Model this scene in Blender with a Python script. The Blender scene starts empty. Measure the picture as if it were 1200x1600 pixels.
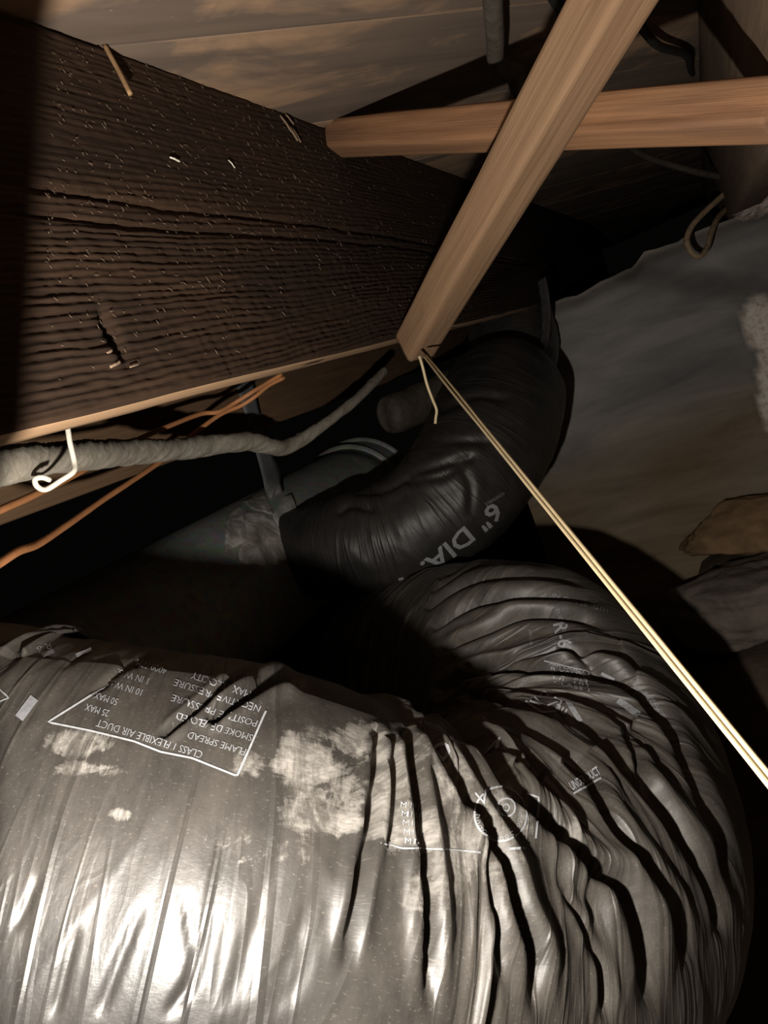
import bpy, bmesh, math, random
import numpy as np
from mathutils import Vector, Matrix
from mathutils.bvhtree import BVHTree

random.seed(7); rng = np.random.default_rng(7)
scn = bpy.context.scene
COL = scn.collection

# ------------------------------------------------------------------ camera
GROUND = 0.80                      # height of the lens above the dirt
F = 1200.0                         # focal length for a 1200x1600 frame
OFF = np.array([0, 0, GROUND])
_d = np.array([(1100 - 600) / F, -(414 - 800) / F, 1.0])
_u = np.array([-0.37, 1.0, 0.0]); _u[2] = -(_u[0] * _d[0] + _u[1] * _d[1])
_d /= np.linalg.norm(_d); _u /= np.linalg.norm(_u)
_r = np.cross(_u, _d)
RM = np.array([_r, _d, _u])        # rows: world x, y, z in (right, up, forward)
cam_data = bpy.data.cameras.new('camera'); cam = bpy.data.objects.new('camera', cam_data)
COL.objects.link(cam); scn.camera = cam
cam_data.sensor_fit = 'VERTICAL'; cam_data.sensor_height = 24; cam_data.sensor_width = 18; cam_data.lens = 18
cam_data.clip_start = 0.01
right, upv, fwd = RM[:, 0], RM[:, 1], RM[:, 2]
M = Matrix(((right[0], upv[0], -fwd[0], OFF[0]), (right[1], upv[1], -fwd[1], OFF[1]),
            (right[2], upv[2], -fwd[2], OFF[2]), (0, 0, 0, 1)))
cam.matrix_world = M

# ------------------------------------------------------------------ world, torch, exposure
scn.view_settings.view_transform = 'Standard'
scn.view_settings.look = 'None'
scn.view_settings.gamma = 1.0
scn.view_settings.exposure = 0.0
try: scn.view_settings.use_curve_mapping = False
except Exception: pass
world = bpy.data.worlds.new('world'); scn.world = world; world.use_nodes = True
world.node_tree.nodes['Background'].inputs[0].default_value = (1, 0.9, 0.8, 1)
world.node_tree.nodes['Background'].inputs[1].default_value = 0.0012

def ray(px, py):
    return RM @ np.array([(px - 600) / F, -(py - 800) / F, 1.0])
def at(px, py, depth): return OFF + ray(px, py) * depth
def at_x(px, py, x): r = ray(px, py); return OFF + r * (x / r[0])
def at_y(px, py, y): r = ray(px, py); return OFF + r * (y / r[1])
def at_z(px, py, z): r = ray(px, py); return OFF + r * (z / r[2])     # z relative to the lens
def project(P):
    c = (np.asarray(P) - OFF) @ RM
    return 600 + F * c[..., 0] / c[..., 2], 800 - F * c[..., 1] / c[..., 2], c[..., 2]

XL, ZB, ZT = -0.3148, 0.0411, 0.2761         # left joist face, joist underside, subfloor underside
TORCH = OFF + np.array([-0.15, 0.09, -0.115])
_p1, _p2 = at_x(60, 60, XL), at_x(37, 662, XL)
_n = np.cross(_p1 - TORCH, _p2 - TORCH); _n /= np.linalg.norm(_n)
if _n[1] < 0: _n = -_n                        # the hand torch lights the half space in front of its head
ld = bpy.data.lights.new('hand_torch', 'SPOT'); lo = bpy.data.objects.new('hand_torch', ld); COL.objects.link(lo)
ld.energy = 15.0; ld.color = (1.0, 0.93, 0.84); ld.shadow_soft_size = 0.008
ld.spot_size = math.radians(179.5); ld.spot_blend = 0.012
lo.location = TORCH; lo.rotation_euler = Vector(_n).to_track_quat('-Z', 'Y').to_euler()

# ------------------------------------------------------------------ helpers
def hash2(i, j, seed):
    n = (i.astype(np.int64) * 374761393 + j.astype(np.int64) * 668265263 + seed * 1442695041) & 0x7fffffff
    n = ((n ^ (n >> 13)) * 1274126177) & 0x7fffffff
    return ((n ^ (n >> 16)) & 0xffff) / 65535.0
def vn(u, v, seed=0):
    u = np.asarray(u, float); v = np.asarray(v, float); u, v = np.broadcast_arrays(u, v)
    i, j = np.floor(u), np.floor(v); fu, fv = u - i, v - j
    fu = fu * fu * (3 - 2 * fu); fv = fv * fv * (3 - 2 * fv)
    i = i.astype(np.int64); j = j.astype(np.int64)
    a, b, c, d = hash2(i, j, seed), hash2(i + 1, j, seed), hash2(i, j + 1, seed), hash2(i + 1, j + 1, seed)
    return (a * (1 - fu) + b * fu) * (1 - fv) + (c * (1 - fu) + d * fu) * fv - 0.5
def fbm(u, v, seed=0, o=4):
    s, a = 0, 1.0
    for k in range(o):
        s = s + a * vn(np.asarray(u) * 2 ** k, np.asarray(v) * 2 ** k, seed + k); a *= .5
    return s
def nrm(v): v = np.asarray(v, float); return v / np.linalg.norm(v)
def smooth(x): x = np.clip(x, 0, 1); return x * x * (3 - 2 * x)

def tag(o, label=None, cat=None, group=None, kind=None):
    if label: o['label'] = label
    if cat: o['category'] = cat
    if group: o['group'] = group
    if kind: o['kind'] = kind
    return o
def thing(name, label, cat, loc, group=None):
    o = bpy.data.objects.new(name, None); o.empty_display_size = .05; COL.objects.link(o); o.location = loc
    return tag(o, label, cat, group)
def mesh(name, V, Fc, mat, parent=None, uv=None, flat=False, loc=None, attrs=None):
    V = np.asarray(V, float)
    if loc is None:
        loc = np.array([V[:, 0].mean(), V[:, 1].mean(), V[:, 2].min()])
    loc = np.asarray(loc, float)
    me = bpy.data.meshes.new(name)
    me.from_pydata((V - loc).tolist(), [], Fc if isinstance(Fc, list) else Fc.tolist())
    if uv is not None:
        ul = me.uv_layers.new(name='UVMap')
        li = np.zeros(len(me.loops), np.int32); me.loops.foreach_get('vertex_index', li)
        ul.data.foreach_set('uv', np.asarray(uv, np.float32)[li].ravel())
    for k, a in (attrs or {}).items():
        at_ = me.attributes.new(k, 'FLOAT', 'POINT'); at_.data.foreach_set('value', np.asarray(a, np.float32))
    me.materials.append(mat)
    if not flat: me.polygons.foreach_set('use_smooth', np.ones(len(me.polygons), bool))
    me.update()
    o = bpy.data.objects.new(name, me); COL.objects.link(o)
    if parent is not None:
        o.parent = parent
        pl = np.zeros(3); p = parent
        while p is not None: pl = pl + np.array(p.location); p = p.parent
        o.location = loc - pl
    else: o.location = loc
    return o

def grid_faces(n, m, wrap=False, base=0):
    i = np.arange(n - 1)[:, None]; mm = m if wrap else m - 1
    j = np.arange(mm)[None, :]; j2 = (j + 1) % m
    a = i * m + j; b = i * m + j2; c = (i + 1) * m + j2; d = (i + 1) * m + j
    return np.stack([a, d, c, b], -1).reshape(-1, 4) + base

def catmull(pts, n):
    P = np.asarray(pts, float); P = np.vstack([2 * P[0] - P[1], P, 2 * P[-1] - P[-2]])
    seg = len(P) - 3; t = np.linspace(0, seg, n); k = np.minimum(t.astype(int), seg - 1); f = (t - k)[:, None]
    p0, p1, p2, p3 = P[k], P[k + 1], P[k + 2], P[k + 3]
    return .5 * (2 * p1 + (p2 - p0) * f + (2 * p0 - 5 * p1 + 4 * p2 - p3) * f ** 2 + (3 * p1 - p0 - 3 * p2 + p3) * f ** 3)
def resample(Q, n):
    s = np.r_[0, np.cumsum(np.linalg.norm(np.diff(Q[:, :3], axis=0), axis=1))]
    t = np.linspace(0, s[-1], n)
    return np.stack([np.interp(t, s, Q[:, k]) for k in range(Q.shape[1])], 1), t
def frames(P, up=(0, 0, 1)):
    T = np.gradient(P, axis=0); T /= np.linalg.norm(T, axis=1)[:, None]
    N = np.zeros_like(P); n = np.asarray(up, float)
    for i in range(len(P)):
        n = n - T[i] * (n @ T[i]); n = n / np.linalg.norm(n); N[i] = n
    return T, N, np.cross(T, N)
def tube(pts, r, nseg=10, n=None, disp=None, up=(0, 0, 1), caps=True, raw=False):
    """sweep along a smooth path; pts may carry a radius as 4th column"""
    pts = np.asarray(pts, float)
    if pts.shape[1] == 3: pts = np.c_[pts, np.full(len(pts), 1.0) * r]
    n = n or len(pts) * 8
    Q, s = resample(catmull(pts, n * 3) if len(pts) > 2 else pts, n)
    P, R = Q[:, :3], Q[:, 3]
    T, N, B = frames(P, up)
    th = np.linspace(0, 2 * np.pi, nseg, endpoint=False)
    D = N[:, None] * np.cos(th)[None, :, None] + B[:, None] * np.sin(th)[None, :, None]
    rr = R[:, None] * np.ones(nseg)
    S, TH = np.meshgrid(s, th, indexing='ij')
    if disp is not None: rr = rr + disp(S, TH, R[:, None])
    V = (P[:, None] + D * rr[..., None]).reshape(-1, 3)
    Fc = grid_faces(n, nseg, True)[:, ::-1].tolist()
    uv = np.stack([S, TH * R.mean()], -1).reshape(-1, 2)
    if caps:
        Fc.append(list(range(nseg))[::-1]); Fc.append([(n - 1) * nseg + k for k in range(nseg)])
    return V, Fc, uv
def join(parts):
    V, Fc, U, b = [], [], [], 0
    for v, f, u in parts:
        V.append(v); U.append(u); Fc += [[k + b for k in q] for q in f]; b += len(v)
    return np.vstack(V), Fc, np.vstack(U)

def beam(p0, p1, wdir, w, h, nl=40, nw=8, nh=8, bev=.002, ls=None, disp=None, skew0=0, skew1=0):
    """timber with a rounded rectangular section. wdir: direction of width; height is perpendicular to it and to the length"""
    p0, p1 = np.asarray(p0, float), np.asarray(p1, float); L = np.linalg.norm(p1 - p0); t = (p1 - p0) / L
    wd = np.asarray(wdir, float); wd = nrm(wd - t * (wd @ t)); hd = np.cross(t, wd)
    a, b = w / 2, h / 2
    ring = []
    for i in range(nw + 1): ring.append((-a + bev + (w - 2 * bev) * i / nw, -b, 0, -1))
    for i in range(nh + 1): ring.append((a, -b + bev + (h - 2 * bev) * i / nh, 1, 0))
    for i in range(nw + 1): ring.append((a - bev - (w - 2 * bev) * i / nw, b, 0, 1))
    for i in range(nh + 1): ring.append((-a, b - bev - (h - 2 * bev) * i / nh, -1, 0))
    ring = np.array(ring); m = len(ring)
    s = (np.linspace(0, 1, nl) if ls is None else np.asarray(ls)) ; n = len(s)
    per = np.r_[0, np.cumsum(np.linalg.norm(np.diff(ring[:, :2], axis=0), axis=1))]
    Sg = (s * L)[:, None] * np.ones(m); Pg = np.ones((n, 1)) * per
    X = ring[:, 0] + np.zeros((n, 1)); Y = ring[:, 1] + np.zeros((n, 1))
    if disp is not None:
        dd = disp(Sg, Pg, X, Y, ring[:, 2], ring[:, 3])
        X = X + dd * ring[:, 2]; Y = Y + dd * ring[:, 3]
    along = Sg + (1 - s)[:, None] * skew0 * X + s[:, None] * skew1 * X
    V = (p0 + t * along[..., None] + wd * X[..., None] + hd * Y[..., None]).reshape(-1, 3)
    Fc = grid_faces(n, m, True).tolist()
    Fc.append(list(range(m))); Fc.append([(n - 1) * m + k for k in range(m)][::-1])
    uv = np.stack([Sg, Pg], -1).reshape(-1, 2)
    return V, [f[::-1] for f in Fc], uv

def rock(center, size, seed, sub=4, amp=.25, flat=.0):
    bm = bmesh.new(); bmesh.ops.create_icosphere(bm, subdivisions=sub, radius=1)
    V = np.array([v.co[:] for v in bm.verts]); Fc = [[v.index for v in f.verts] for f in bm.faces]; bm.free()
    g = np.random.default_rng(seed); W = V.copy()
    for k in range(16):                                   # split faces
        n = g.normal(size=3); n /= np.linalg.norm(n); h = g.uniform(.55, .85); q = W @ n
        W = W - np.outer(np.maximum(q - h, 0) * .92, n)
    f3 = lambda q, sd: fbm(W[:, 0] * q + 5, W[:, 1] * q, sd, 4) + fbm(W[:, 1] * q, W[:, 2] * q + 3, sd + 7, 4) + fbm(W[:, 2] * q, W[:, 0] * q, sd + 13, 4)
    W = W * (1 + amp * .22 * f3(2.2, seed) + amp * .1 * f3(7, seed + 30))[:, None]
    return W * np.asarray(size) + np.asarray(center), Fc, V[:, :2]

# ------------------------------------------------------------------ materials
class NB:
    def __init__(s, name):
        s.m = bpy.data.materials.new(name); s.m.use_nodes = True; s.nt = s.m.node_tree; s.n = s.nt.nodes; s.l = s.nt.links
        s.bsdf = s.n['Principled BSDF']; s._tc = None
    def add(s, t, **kw):
        nd = s.n.new(t)
        for k, v in kw.items(): setattr(nd, k, v)
        return nd
    def link(s, a, b): s.l.new(a, b)
    def coord(s, kind, scale, rot=(0, 0, 0)):
        tc = s.add('ShaderNodeTexCoord'); mp = s.add('ShaderNodeMapping')
        mp.inputs['Scale'].default_value = scale; mp.inputs['Rotation'].default_value = rot
        s.link(tc.outputs[kind], mp.inputs['Vector']); return mp.outputs[0]
    def noise(s, vec, scale=1, detail=4, rough=.55, dist=0):
        nd = s.add('ShaderNodeTexNoise'); nd.inputs['Scale'].default_value = scale; nd.inputs['Detail'].default_value = detail
        nd.inputs['Roughness'].default_value = rough; nd.inputs['Distortion'].default_value = dist
        s.link(vec, nd.inputs['Vector']); return nd.outputs[0]
    def ramp(s, f, stops):
        nd = s.add('ShaderNodeValToRGB'); e = nd.color_ramp.elements
        while len(e) < len(stops): e.new(.5)
        for q, (p, c) in zip(e, stops): q.position = p; q.color = (*c, 1) if len(c) == 3 else c
        s.link(f, nd.inputs[0]); return nd.outputs[0]
    def mix(s, f, a, b, mode='MIX'):
        nd = s.add('ShaderNodeMix', data_type='RGBA', blend_type=mode)
        for sock, v in ((nd.inputs[0], f), (nd.inputs[6], a), (nd.inputs[7], b)):
            if hasattr(v, 'is_output'): s.link(v, sock)
            elif isinstance(v, (int, float)): sock.default_value = v
            else: sock.default_value = (*v, 1)
        return nd.outputs[2]
    def math(s, op, a, b=0.0, clamp=False):
        nd = s.add('ShaderNodeMath', operation=op, use_clamp=clamp)
        for sock, v in ((nd.inputs[0], a), (nd.inputs[1], b)):
            if hasattr(v, 'is_output'): s.link(v, sock)
            else: sock.default_value = v
        return nd.outputs[0]
    def attr(s, name): nd = s.add('ShaderNodeAttribute', attribute_name=name); return nd.outputs['Fac']
    def bump(s, h, strength=.5, dist=.002, prev=None):
        nd = s.add('ShaderNodeBump'); nd.inputs['Strength'].default_value = strength; nd.inputs['Distance'].default_value = dist
        s.link(h, nd.inputs['Height'])
        if prev is not None: s.link(prev, nd.inputs['Normal'])
        return nd.outputs[0]
    def out(s, col=None, rough=.7, nor=None, spec=.5, metal=0):
        b = s.bsdf
        for k, v in (('Base Color', col), ('Roughness', rough), ('Normal', nor), ('Metallic', metal), ('Specular IOR Level', spec)):
            if v is None: continue
            if hasattr(v, 'is_output'): s.link(v, b.inputs[k])
            elif isinstance(v, (int, float)): b.inputs[k].default_value = v
            else: b.inputs[k].default_value = (*v, 1)
        return s.m

def wood(name, dark, light, lengthscale=3, across=70, bump=.4, rough=.8, stain=None, stain_amt=.6):
    b = NB(name); v = b.coord('UV', (lengthscale, across, 1))
    g = b.noise(v, 1, 6, .65, .6); v2 = b.coord('UV', (lengthscale * 2.5, across * 3.5, 1)); g2 = b.noise(v2, 1, 4, .6, .2)
    big = b.noise(b.coord('UV', (2.5, 12, 1)), 1, 5, .6, .8)
    c = b.ramp(g, [(.3, dark), (.72, light)])
    c = b.mix(.35, c, b.ramp(g2, [(.3, dark), (.7, light)]))
    if stain: c = b.mix(b.math('MULTIPLY', b.ramp(big, [(.42, (0, 0, 0)), (.62, (1, 1, 1))]), stain_amt), c, stain)
    h = b.math('ADD', g, b.math('MULTIPLY', g2, .5))
    return b.out(c, rough, b.bump(h, bump, .002), .25)

def plain(name, col, rough=.6, metal=0, nscale=80, var=.3, bump=.2, spec=.4):
    b = NB(name); v = b.coord('Object', (1, 1, 1)); n = b.noise(v, nscale, 5, .6)
    d = tuple(x * (1 - var) for x in col); l = tuple(min(1, x * (1 + var)) for x in col)
    return b.out(b.ramp(n, [(.3, d), (.7, l)]), rough, b.bump(n, bump, .002), spec, metal)

M_joist = wood('rough_sawn_dark_timber', (.014, .0075, .0042), (.064, .034, .018), 6, 260, .4, .9, (.013, .007, .004), .55)
M_under = wood('raw_brown_timber', (.32, .19, .10), (.60, .38, .22), 5, 140, .5, .85, (.25, .16, .10), .5)
M_brace = wood('tan_timber', (.18, .105, .058), (.33, .205, .118), 4, 130, .5, .75, (.20, .115, .065), .55)
M_brace2 = wood('reddish_timber', (.22, .105, .05), (.40, .215, .11), 4, 130, .5, .75, (.13, .07, .045), .7)
M_joistR = wood('grey_brown_timber', (.10, .065, .042), (.22, .15, .10), 4, 90, .4, .85, (.10, .07, .05), .6)
M_joist2 = wood('warm_brown_timber', (.13, .075, .04), (.28, .17, .095), 5, 110, .5, .85, (.16, .10, .06), .5)
M_black = plain('black_cable_sheath', (.02, .018, .016), .55)
M_orange = plain('orange_wire_sheath', (.62, .27, .11), .5, nscale=30, var=.12)
M_white = plain('white_wire_coating', (.75, .70, .60), .55, nscale=120, var=.12)
M_cream = plain('cream_cord_sheath', (.42, .335, .20), .55, nscale=60, var=.1)
M_tan = plain('tan_cable_sheath', (.32, .23, .14), .6)
M_greyc = plain('grey_cable_sheath', (.11, .092, .074), .6)
M_nail = plain('rusty_nail', (.36, .22, .11), .6, .2)
M_chip = plain('pale_wood_chip', (.24, .165, .11), .9)
M_fleck = plain('pale_dust_fleck', (.15, .105, .07), .95)
M_mortar = plain('pale_crumbly_mortar', (.36, .30, .26), .95, nscale=60, var=.45, bump=1)
M_print = plain('white_ink', (.33, .34, .355), .5, nscale=300, var=.2, bump=0)
M_print2 = plain('grey_ink', (.24, .245, .26), .5, nscale=300, var=.2, bump=0)

def m_subfloor():
    b = NB('stained_subfloor_board'); v = b.coord('UV', (1.6, 22, 1)); g = b.noise(v, 1, 7, .62, .5)
    big = b.noise(b.coord('UV', (3.2, 9, 1)), 1, 5, .55, .7)
    c = b.ramp(g, [(.28, (.20, .128, .082)), (.5, (.33, .215, .135)), (.75, (.47, .30, .18))])
    blot = b.noise(b.coord('Object', (5, 5, 1), (0, 0, -.94)), 1, 7, .62, 1.0); big = b.math('ADD', b.math('MULTIPLY', big, .55), b.math('MULTIPLY', blot, .45))
    c = b.mix(b.ramp(big, [(.44, (0, 0, 0)), (.51, (.95, .95, .95))]), c, b.ramp(g, [(.3, (.105, .082, .067)), (.7, (.20, .15, .115))]))
    sp = b.noise(b.coord('Object', (1, 1, 1)), 130, 3, .5)
    c = b.mix(b.ramp(sp, [(.74, (0, 0, 0)), (.78, (1, 1, 1))]), c, (.36, .29, .22))
    return b.out(c, .75, b.bump(g, .35, .002), .3)
M_sub = m_subfloor()

def m_wall():
    b = NB('dark_parged_wall'); v = b.coord('Object', (1, 1, 1.8), (0, .12, 0))
    n = b.noise(v, 3.2, 8, .62, .6); s2 = b.noise(b.coord('Object', (2.5, 1, 14), (0, .1, 0)), 1.3, 6, .6, .5)
    c = b.ramp(n, [(.3, (.12, .117, .12)), (.52, (.23, .222, .22)), (.72, (.46, .425, .38))])
    c = b.mix(.5, c, b.ramp(s2, [(.3, (.12, .117, .118)), (.7, (.38, .355, .32))]))
    z = b.attr('brown'); c = b.mix(z, c, b.ramp(s2, [(.3, (.16, .115, .07)), (.7, (.30, .235, .155))]))
    c = b.mix(b.attr('bare'), c, b.ramp(b.noise(b.coord('Object', (1, 1, 1)), 70, 6, .65), [(.3, (.44, .33, .25)), (.55, (.82, .76, .68))]))
    f = b.noise(b.coord('Object', (1, 1, 1)), 45, 6, .6)
    return b.out(c, .8, b.bump(b.math('ADD', n, b.math('MULTIPLY', f, .25)), .5, .008), .25)
M_wall = m_wall()

def m_stone(name, a, c_):
    b = NB(name); n = b.noise(b.coord('Object', (1, 1, 1)), 9, 9, .66, .4); f = b.noise(b.coord('Object', (1, 1, 1)), 60, 5, .6)
    return b.out(b.ramp(n, [(.3, a), (.7, c_)]), .9, b.bump(b.math('ADD', n, b.math('MULTIPLY', f, .3)), .8, .01), .2)
M_stone = m_stone('brown_stone', (.16, .10, .055), (.42, .27, .15))
M_stone2 = m_stone('grey_stone', (.12, .10, .085), (.27, .225, .19))
M_dirt = m_stone('crawlspace_dirt', (.06, .045, .032), (.15, .11, .08))

def m_metal():
    b = NB('galvanised_sheet'); v = b.coord('Object', (1, 1, 1))
    n = b.noise(v, 6, 6, .6); vor = b.add('ShaderNodeTexVoronoi'); vor.inputs['Scale'].default_value = 70; b.link(v, vor.inputs['Vector'])
    c = b.ramp(n, [(.3, (.30, .32, .30)), (.7, (.44, .46, .43))])
    c = b.mix(.18, c, vor.outputs['Color'], 'OVERLAY')
    return b.out(c, b.ramp(n, [(.3, (.5,) * 3), (.7, (.62,) * 3)]), b.bump(n, .1, .002), .5, .35)
M_metal = m_metal()
def m_strap():
    b = NB('steel_strap'); v = b.coord('UV', (14, 30, 1)); n = b.noise(v, 1, 6, .65)
    c = b.mix(b.math('MULTIPLY', b.attr('mastic'), b.ramp(n, [(.35, (.2,) * 3), (.6, (1,) * 3)])), (.20, .21, .22), (.62, .60, .57))
    return b.out(c, .5, b.bump(n, .2, .001), .5, .25)
M_strap = m_strap()
def m_mastic():
    b = NB('dried_mastic'); n = b.noise(b.coord('Object', (1, 1, 1)), 22, 7, .65, .5)
    return b.out(b.ramp(n, [(.36, (.20, .175, .145)), (.48, (.36, .33, .29)), (.6, (.66, .63, .59))]), .9, b.bump(n, .35, .003), .2)
M_mastic = m_mastic()
def m_fuzzy():
    b = NB('dusty_wrapped_insulation'); v = b.coord('UV', (60, 60, 1), (0, 0, .6)); n = b.noise(v, 1, 7, .7, 1.2)
    return b.out(b.ramp(n, [(.3, (.30, .26, .20)), (.7, (.52, .475, .40))]), 1, b.bump(n, .5, .002), .05)
M_fuzzy = m_fuzzy()

def m_film(name, rough, tint):
    b = NB(name); uv = b.coord('UV', (1, 1, 1))
    cr = b.noise(b.coord('UV', (70, 9, 1), (0, 0, .10)), 1, 5, .55, .15)           # crinkles that follow the pleats
    cr2 = b.noise(b.coord('UV', (34, 16, 1), (0, 0, -.25)), 1, 4, .5, .3)
    def crease(sc, rot, sharp):
        n = b.noise(b.coord('UV', sc, (0, 0, rot)), 1, 2, .5, .5)
        a = b.math('ABSOLUTE', b.math('SUBTRACT', n, .5)); return b.math('SUBTRACT', 1, b.math('MULTIPLY', a, sharp), True)
    k1, k2, k3 = crease((30, 1.6, 1), .10, 34), crease((22, 6, 1), -.30, 40), crease((60, 5, 1), .02, 16)
    fine = b.noise(uv, 420, 5, .65)
    speck = b.noise(uv, 620, 3, .6)
    base = (.012, .0115, .0115)
    dust = b.attr('dust')
    dn = b.math('MULTIPLY', dust, b.ramp(b.noise(b.coord('UV', (46, 14, 1)), 1, 8, .72), [(.3, (.25,) * 3), (.7, (1,) * 3)]))
    c = b.mix(dn, base, tint)
    c = b.mix(b.math('MULTIPLY', b.ramp(speck, [(.60, (0,) * 3), (.70, (1,) * 3)]), b.math('MULTIPLY', dust, .55)), c, (.22, .195, .165))
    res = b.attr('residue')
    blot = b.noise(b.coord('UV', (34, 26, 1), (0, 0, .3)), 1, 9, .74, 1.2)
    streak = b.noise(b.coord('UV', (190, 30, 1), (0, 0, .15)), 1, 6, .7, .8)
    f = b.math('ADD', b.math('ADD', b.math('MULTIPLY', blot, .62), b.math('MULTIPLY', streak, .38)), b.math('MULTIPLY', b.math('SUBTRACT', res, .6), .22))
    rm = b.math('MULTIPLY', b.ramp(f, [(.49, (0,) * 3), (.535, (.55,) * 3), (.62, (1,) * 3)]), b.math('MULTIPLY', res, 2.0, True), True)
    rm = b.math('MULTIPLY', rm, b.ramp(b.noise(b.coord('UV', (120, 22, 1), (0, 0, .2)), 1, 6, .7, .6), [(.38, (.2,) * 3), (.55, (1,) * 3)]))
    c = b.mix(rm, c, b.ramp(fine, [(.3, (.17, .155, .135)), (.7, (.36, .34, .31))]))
    ro = b.math('ADD', b.math('ADD', rough, b.math('MULTIPLY', dn, .15)), b.math('MULTIPLY', rm, .3), True)
    nor = b.bump(cr2, .22, .006); nor = b.bump(cr, .17, .003, nor); nor = b.bump(k1, .42, .0018, nor); nor = b.bump(k2, .08, .0014, nor); nor = b.bump(k3, .25, .0012, nor)
    nor = b.bump(b.math('ADD', fine, b.math('MULTIPLY', rm, .8)), .16, .0008, nor)
    return b.out(c, ro, nor, .62)
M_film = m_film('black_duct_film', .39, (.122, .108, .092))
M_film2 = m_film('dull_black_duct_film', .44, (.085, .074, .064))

# ------------------------------------------------------------------ ceiling of diagonal boards
ang = math.radians(54); gd = np.array([math.sin(math.pi/2-ang), math.sin(ang), 0]); gd = np.array([math.cos(ang), math.sin(ang), 0]); gp = np.array([-gd[1], gd[0], 0])
j1 = at_z(165, 72, ZT) ; j2 = at_z(1073, 119, ZT)
o1, o2 = j1 @ gp, j2 @ gp
BW = .186
ceil_ = bpy.data.objects.new('ceiling', None); COL.objects.link(ceil_); ceil_.location = (0, 1, GROUND + ZT); ceil_['kind'] = 'structure'
def sub_board(k):
    lo_ = o1 + k * BW; c = gp * (lo_ + BW / 2)
    p0 = c + gd * (-2.2); p1 = c + gd * 3.6
    zc = GROUND + ZT + .011 + random.uniform(-.0008, .0008)
    p0[2] = p1[2] = zc
    V, Fc, uv = beam(p0, p1, gp, BW - .0014, .022, nl=4, nw=2, nh=1, bev=.0008)
    uv = uv + np.array([random.random() * 9, k * 3.7])
    mesh('board', V, Fc, M_sub, ceil_, uv, flat=True)
for k in range(-12, 14): sub_board(k)

# ------------------------------------------------------------------ floor
gx, gy = np.meshgrid(np.linspace(-2.6, 2.4, 110), np.linspace(-.8, 4.0, 110), indexing='ij')
gz = .03 * fbm(gx * 2, gy * 2, 3, 5) + .012 * fbm(gx * 12, gy * 12, 8, 3) - .02
gz = gz + (.125 * smooth((gy - 1.22) / .2) + .10 * smooth((gy - 1.53) / .12)) * smooth((gx + .30) / .16)      # soil banked against the wall
V = np.stack([gx, gy, gz], -1).reshape(-1, 3)
o = mesh('floor', V, grid_faces(110, 110)[:, ::-1].tolist(), M_dirt, uv=V[:, :2]); o['kind'] = 'structure'

# ------------------------------------------------------------------ foundation wall with ragged top
WY = 1.75
def wall_mesh():
    xs = np.linspace(-.50, 1.15, 150); nz = 90
    # ragged edge measured on the plane of the wall
    ed = [(840, 486), (880, 466), (900, 462), (935, 442), (960, 430), (985, 418), (1005, 393), (1030, 385), (1060, 378), (1080, 362), (1110, 352), (1150, 338), (1200, 322)]
    E_ = np.array([at_y(a, b, WY) for a, b in ed])
    top = np.interp(xs, E_[:, 0], E_[:, 2]) + .004 * vn(xs * 40, 0 * xs, 2)
    X = xs[:, None] * np.ones(nz); tz = np.linspace(0, 1, nz)
    Z = -.05 + (top[:, None] + .05) * tz
    bulge = .03 * fbm(X * 1.6, Z * 1.6, 21, 4) + .006 * fbm(X * 9, Z * 9, 5, 4) + .025 * smooth((Z - top[:, None] + .03) / .03)
    Y = WY + bulge
    px, py, _ = project(np.stack([X, Y, Z], -1))
    # places where the parging has fallen off
    bare = np.clip(1.25 - np.hypot((px - 1188 - 14 * vn(py / 30, px * 0, 3)) / 26, (py - 505) / 42), 0, 1) * 3
    bare = np.maximum(bare, 3 * np.clip(1.2 - np.hypot((px - 1203) / 18, (py - 590) / 75), 0, 1))
    bare = np.clip(bare + .8 * fbm(X * 60, Z * 60, 9, 3) * (bare > .1), 0, 1)
    Y = Y + .014 * bare
    edge = np.clip(1 - (top[:, None] - Z) / .035, 0, 1) * .8
    brown = np.clip(np.maximum(smooth((.62 - Z) / .22) * .9 * (1 + .8 * fbm(X * 3, Z * 3, 31, 3)), edge * .5), 0, 1)
    V = np.stack([X, Y, Z], -1).reshape(-1, 3); n = len(V)
    back = np.stack([X[:, -1], Y[:, -1] + .3, Z[:, -1] - .01], -1); backb = np.stack([X[:, 0], Y[:, 0] + .3, Z[:, 0]], -1)
    Fc = grid_faces(150, nz)[:, ::-1].tolist()
    for i in range(149):
        Fc.append([i * nz + nz - 1, (i + 1) * nz + nz - 1, n + i + 1, n + i]); Fc.append([n + i, n + i + 1, n + 150 + i + 1, n + 150 + i])
    Fc.append([0 + k for k in range(nz)][::-1] + [n + 150, n][:0] + [n + 150, n])
    V = np.vstack([V, back, backb])
    pad = np.zeros(300)
    o = mesh('wall_back', V, [f for f in Fc if len(f) == 4], M_wall, uv=V[:, [0, 2]], attrs={'bare': np.r_[bare.ravel(), pad], 'brown': np.r_[brown.ravel(), pad]})
    o['kind'] = 'structure'
    return o
wall_mesh()
# a lump of crumbling mortar on the wall top, below the right joist
v, f, u = rock(at_y(1186, 322, 1.63), (.062, .05, .024), 4, 5, 1.3)
tag(mesh('mortar_lump', v, f, M_mortar, uv=u), 'pale crumbly lump of mortar on top of the dark wall under the right joist', 'mortar')
# rubble against the foot of the wall
for (px, py, dp, sz, sd, m_, lab) in (
        (1165, 825, 1.62, (.17, .12, .085), 11, M_stone, 'orange-brown rough stone against the wall, upper one at the right edge'),
        (1185, 948, 1.46, (.20, .15, .085), 17, M_stone2, 'grey-brown cracked stone in half shadow below the orange-brown stone')):
    v, f, u = rock(at(px, py, dp), sz, sd, 5, .55)
    tag(mesh('rock', v, f, m_, uv=u), lab, 'stone', 'stones at the foot of the wall')

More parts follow.
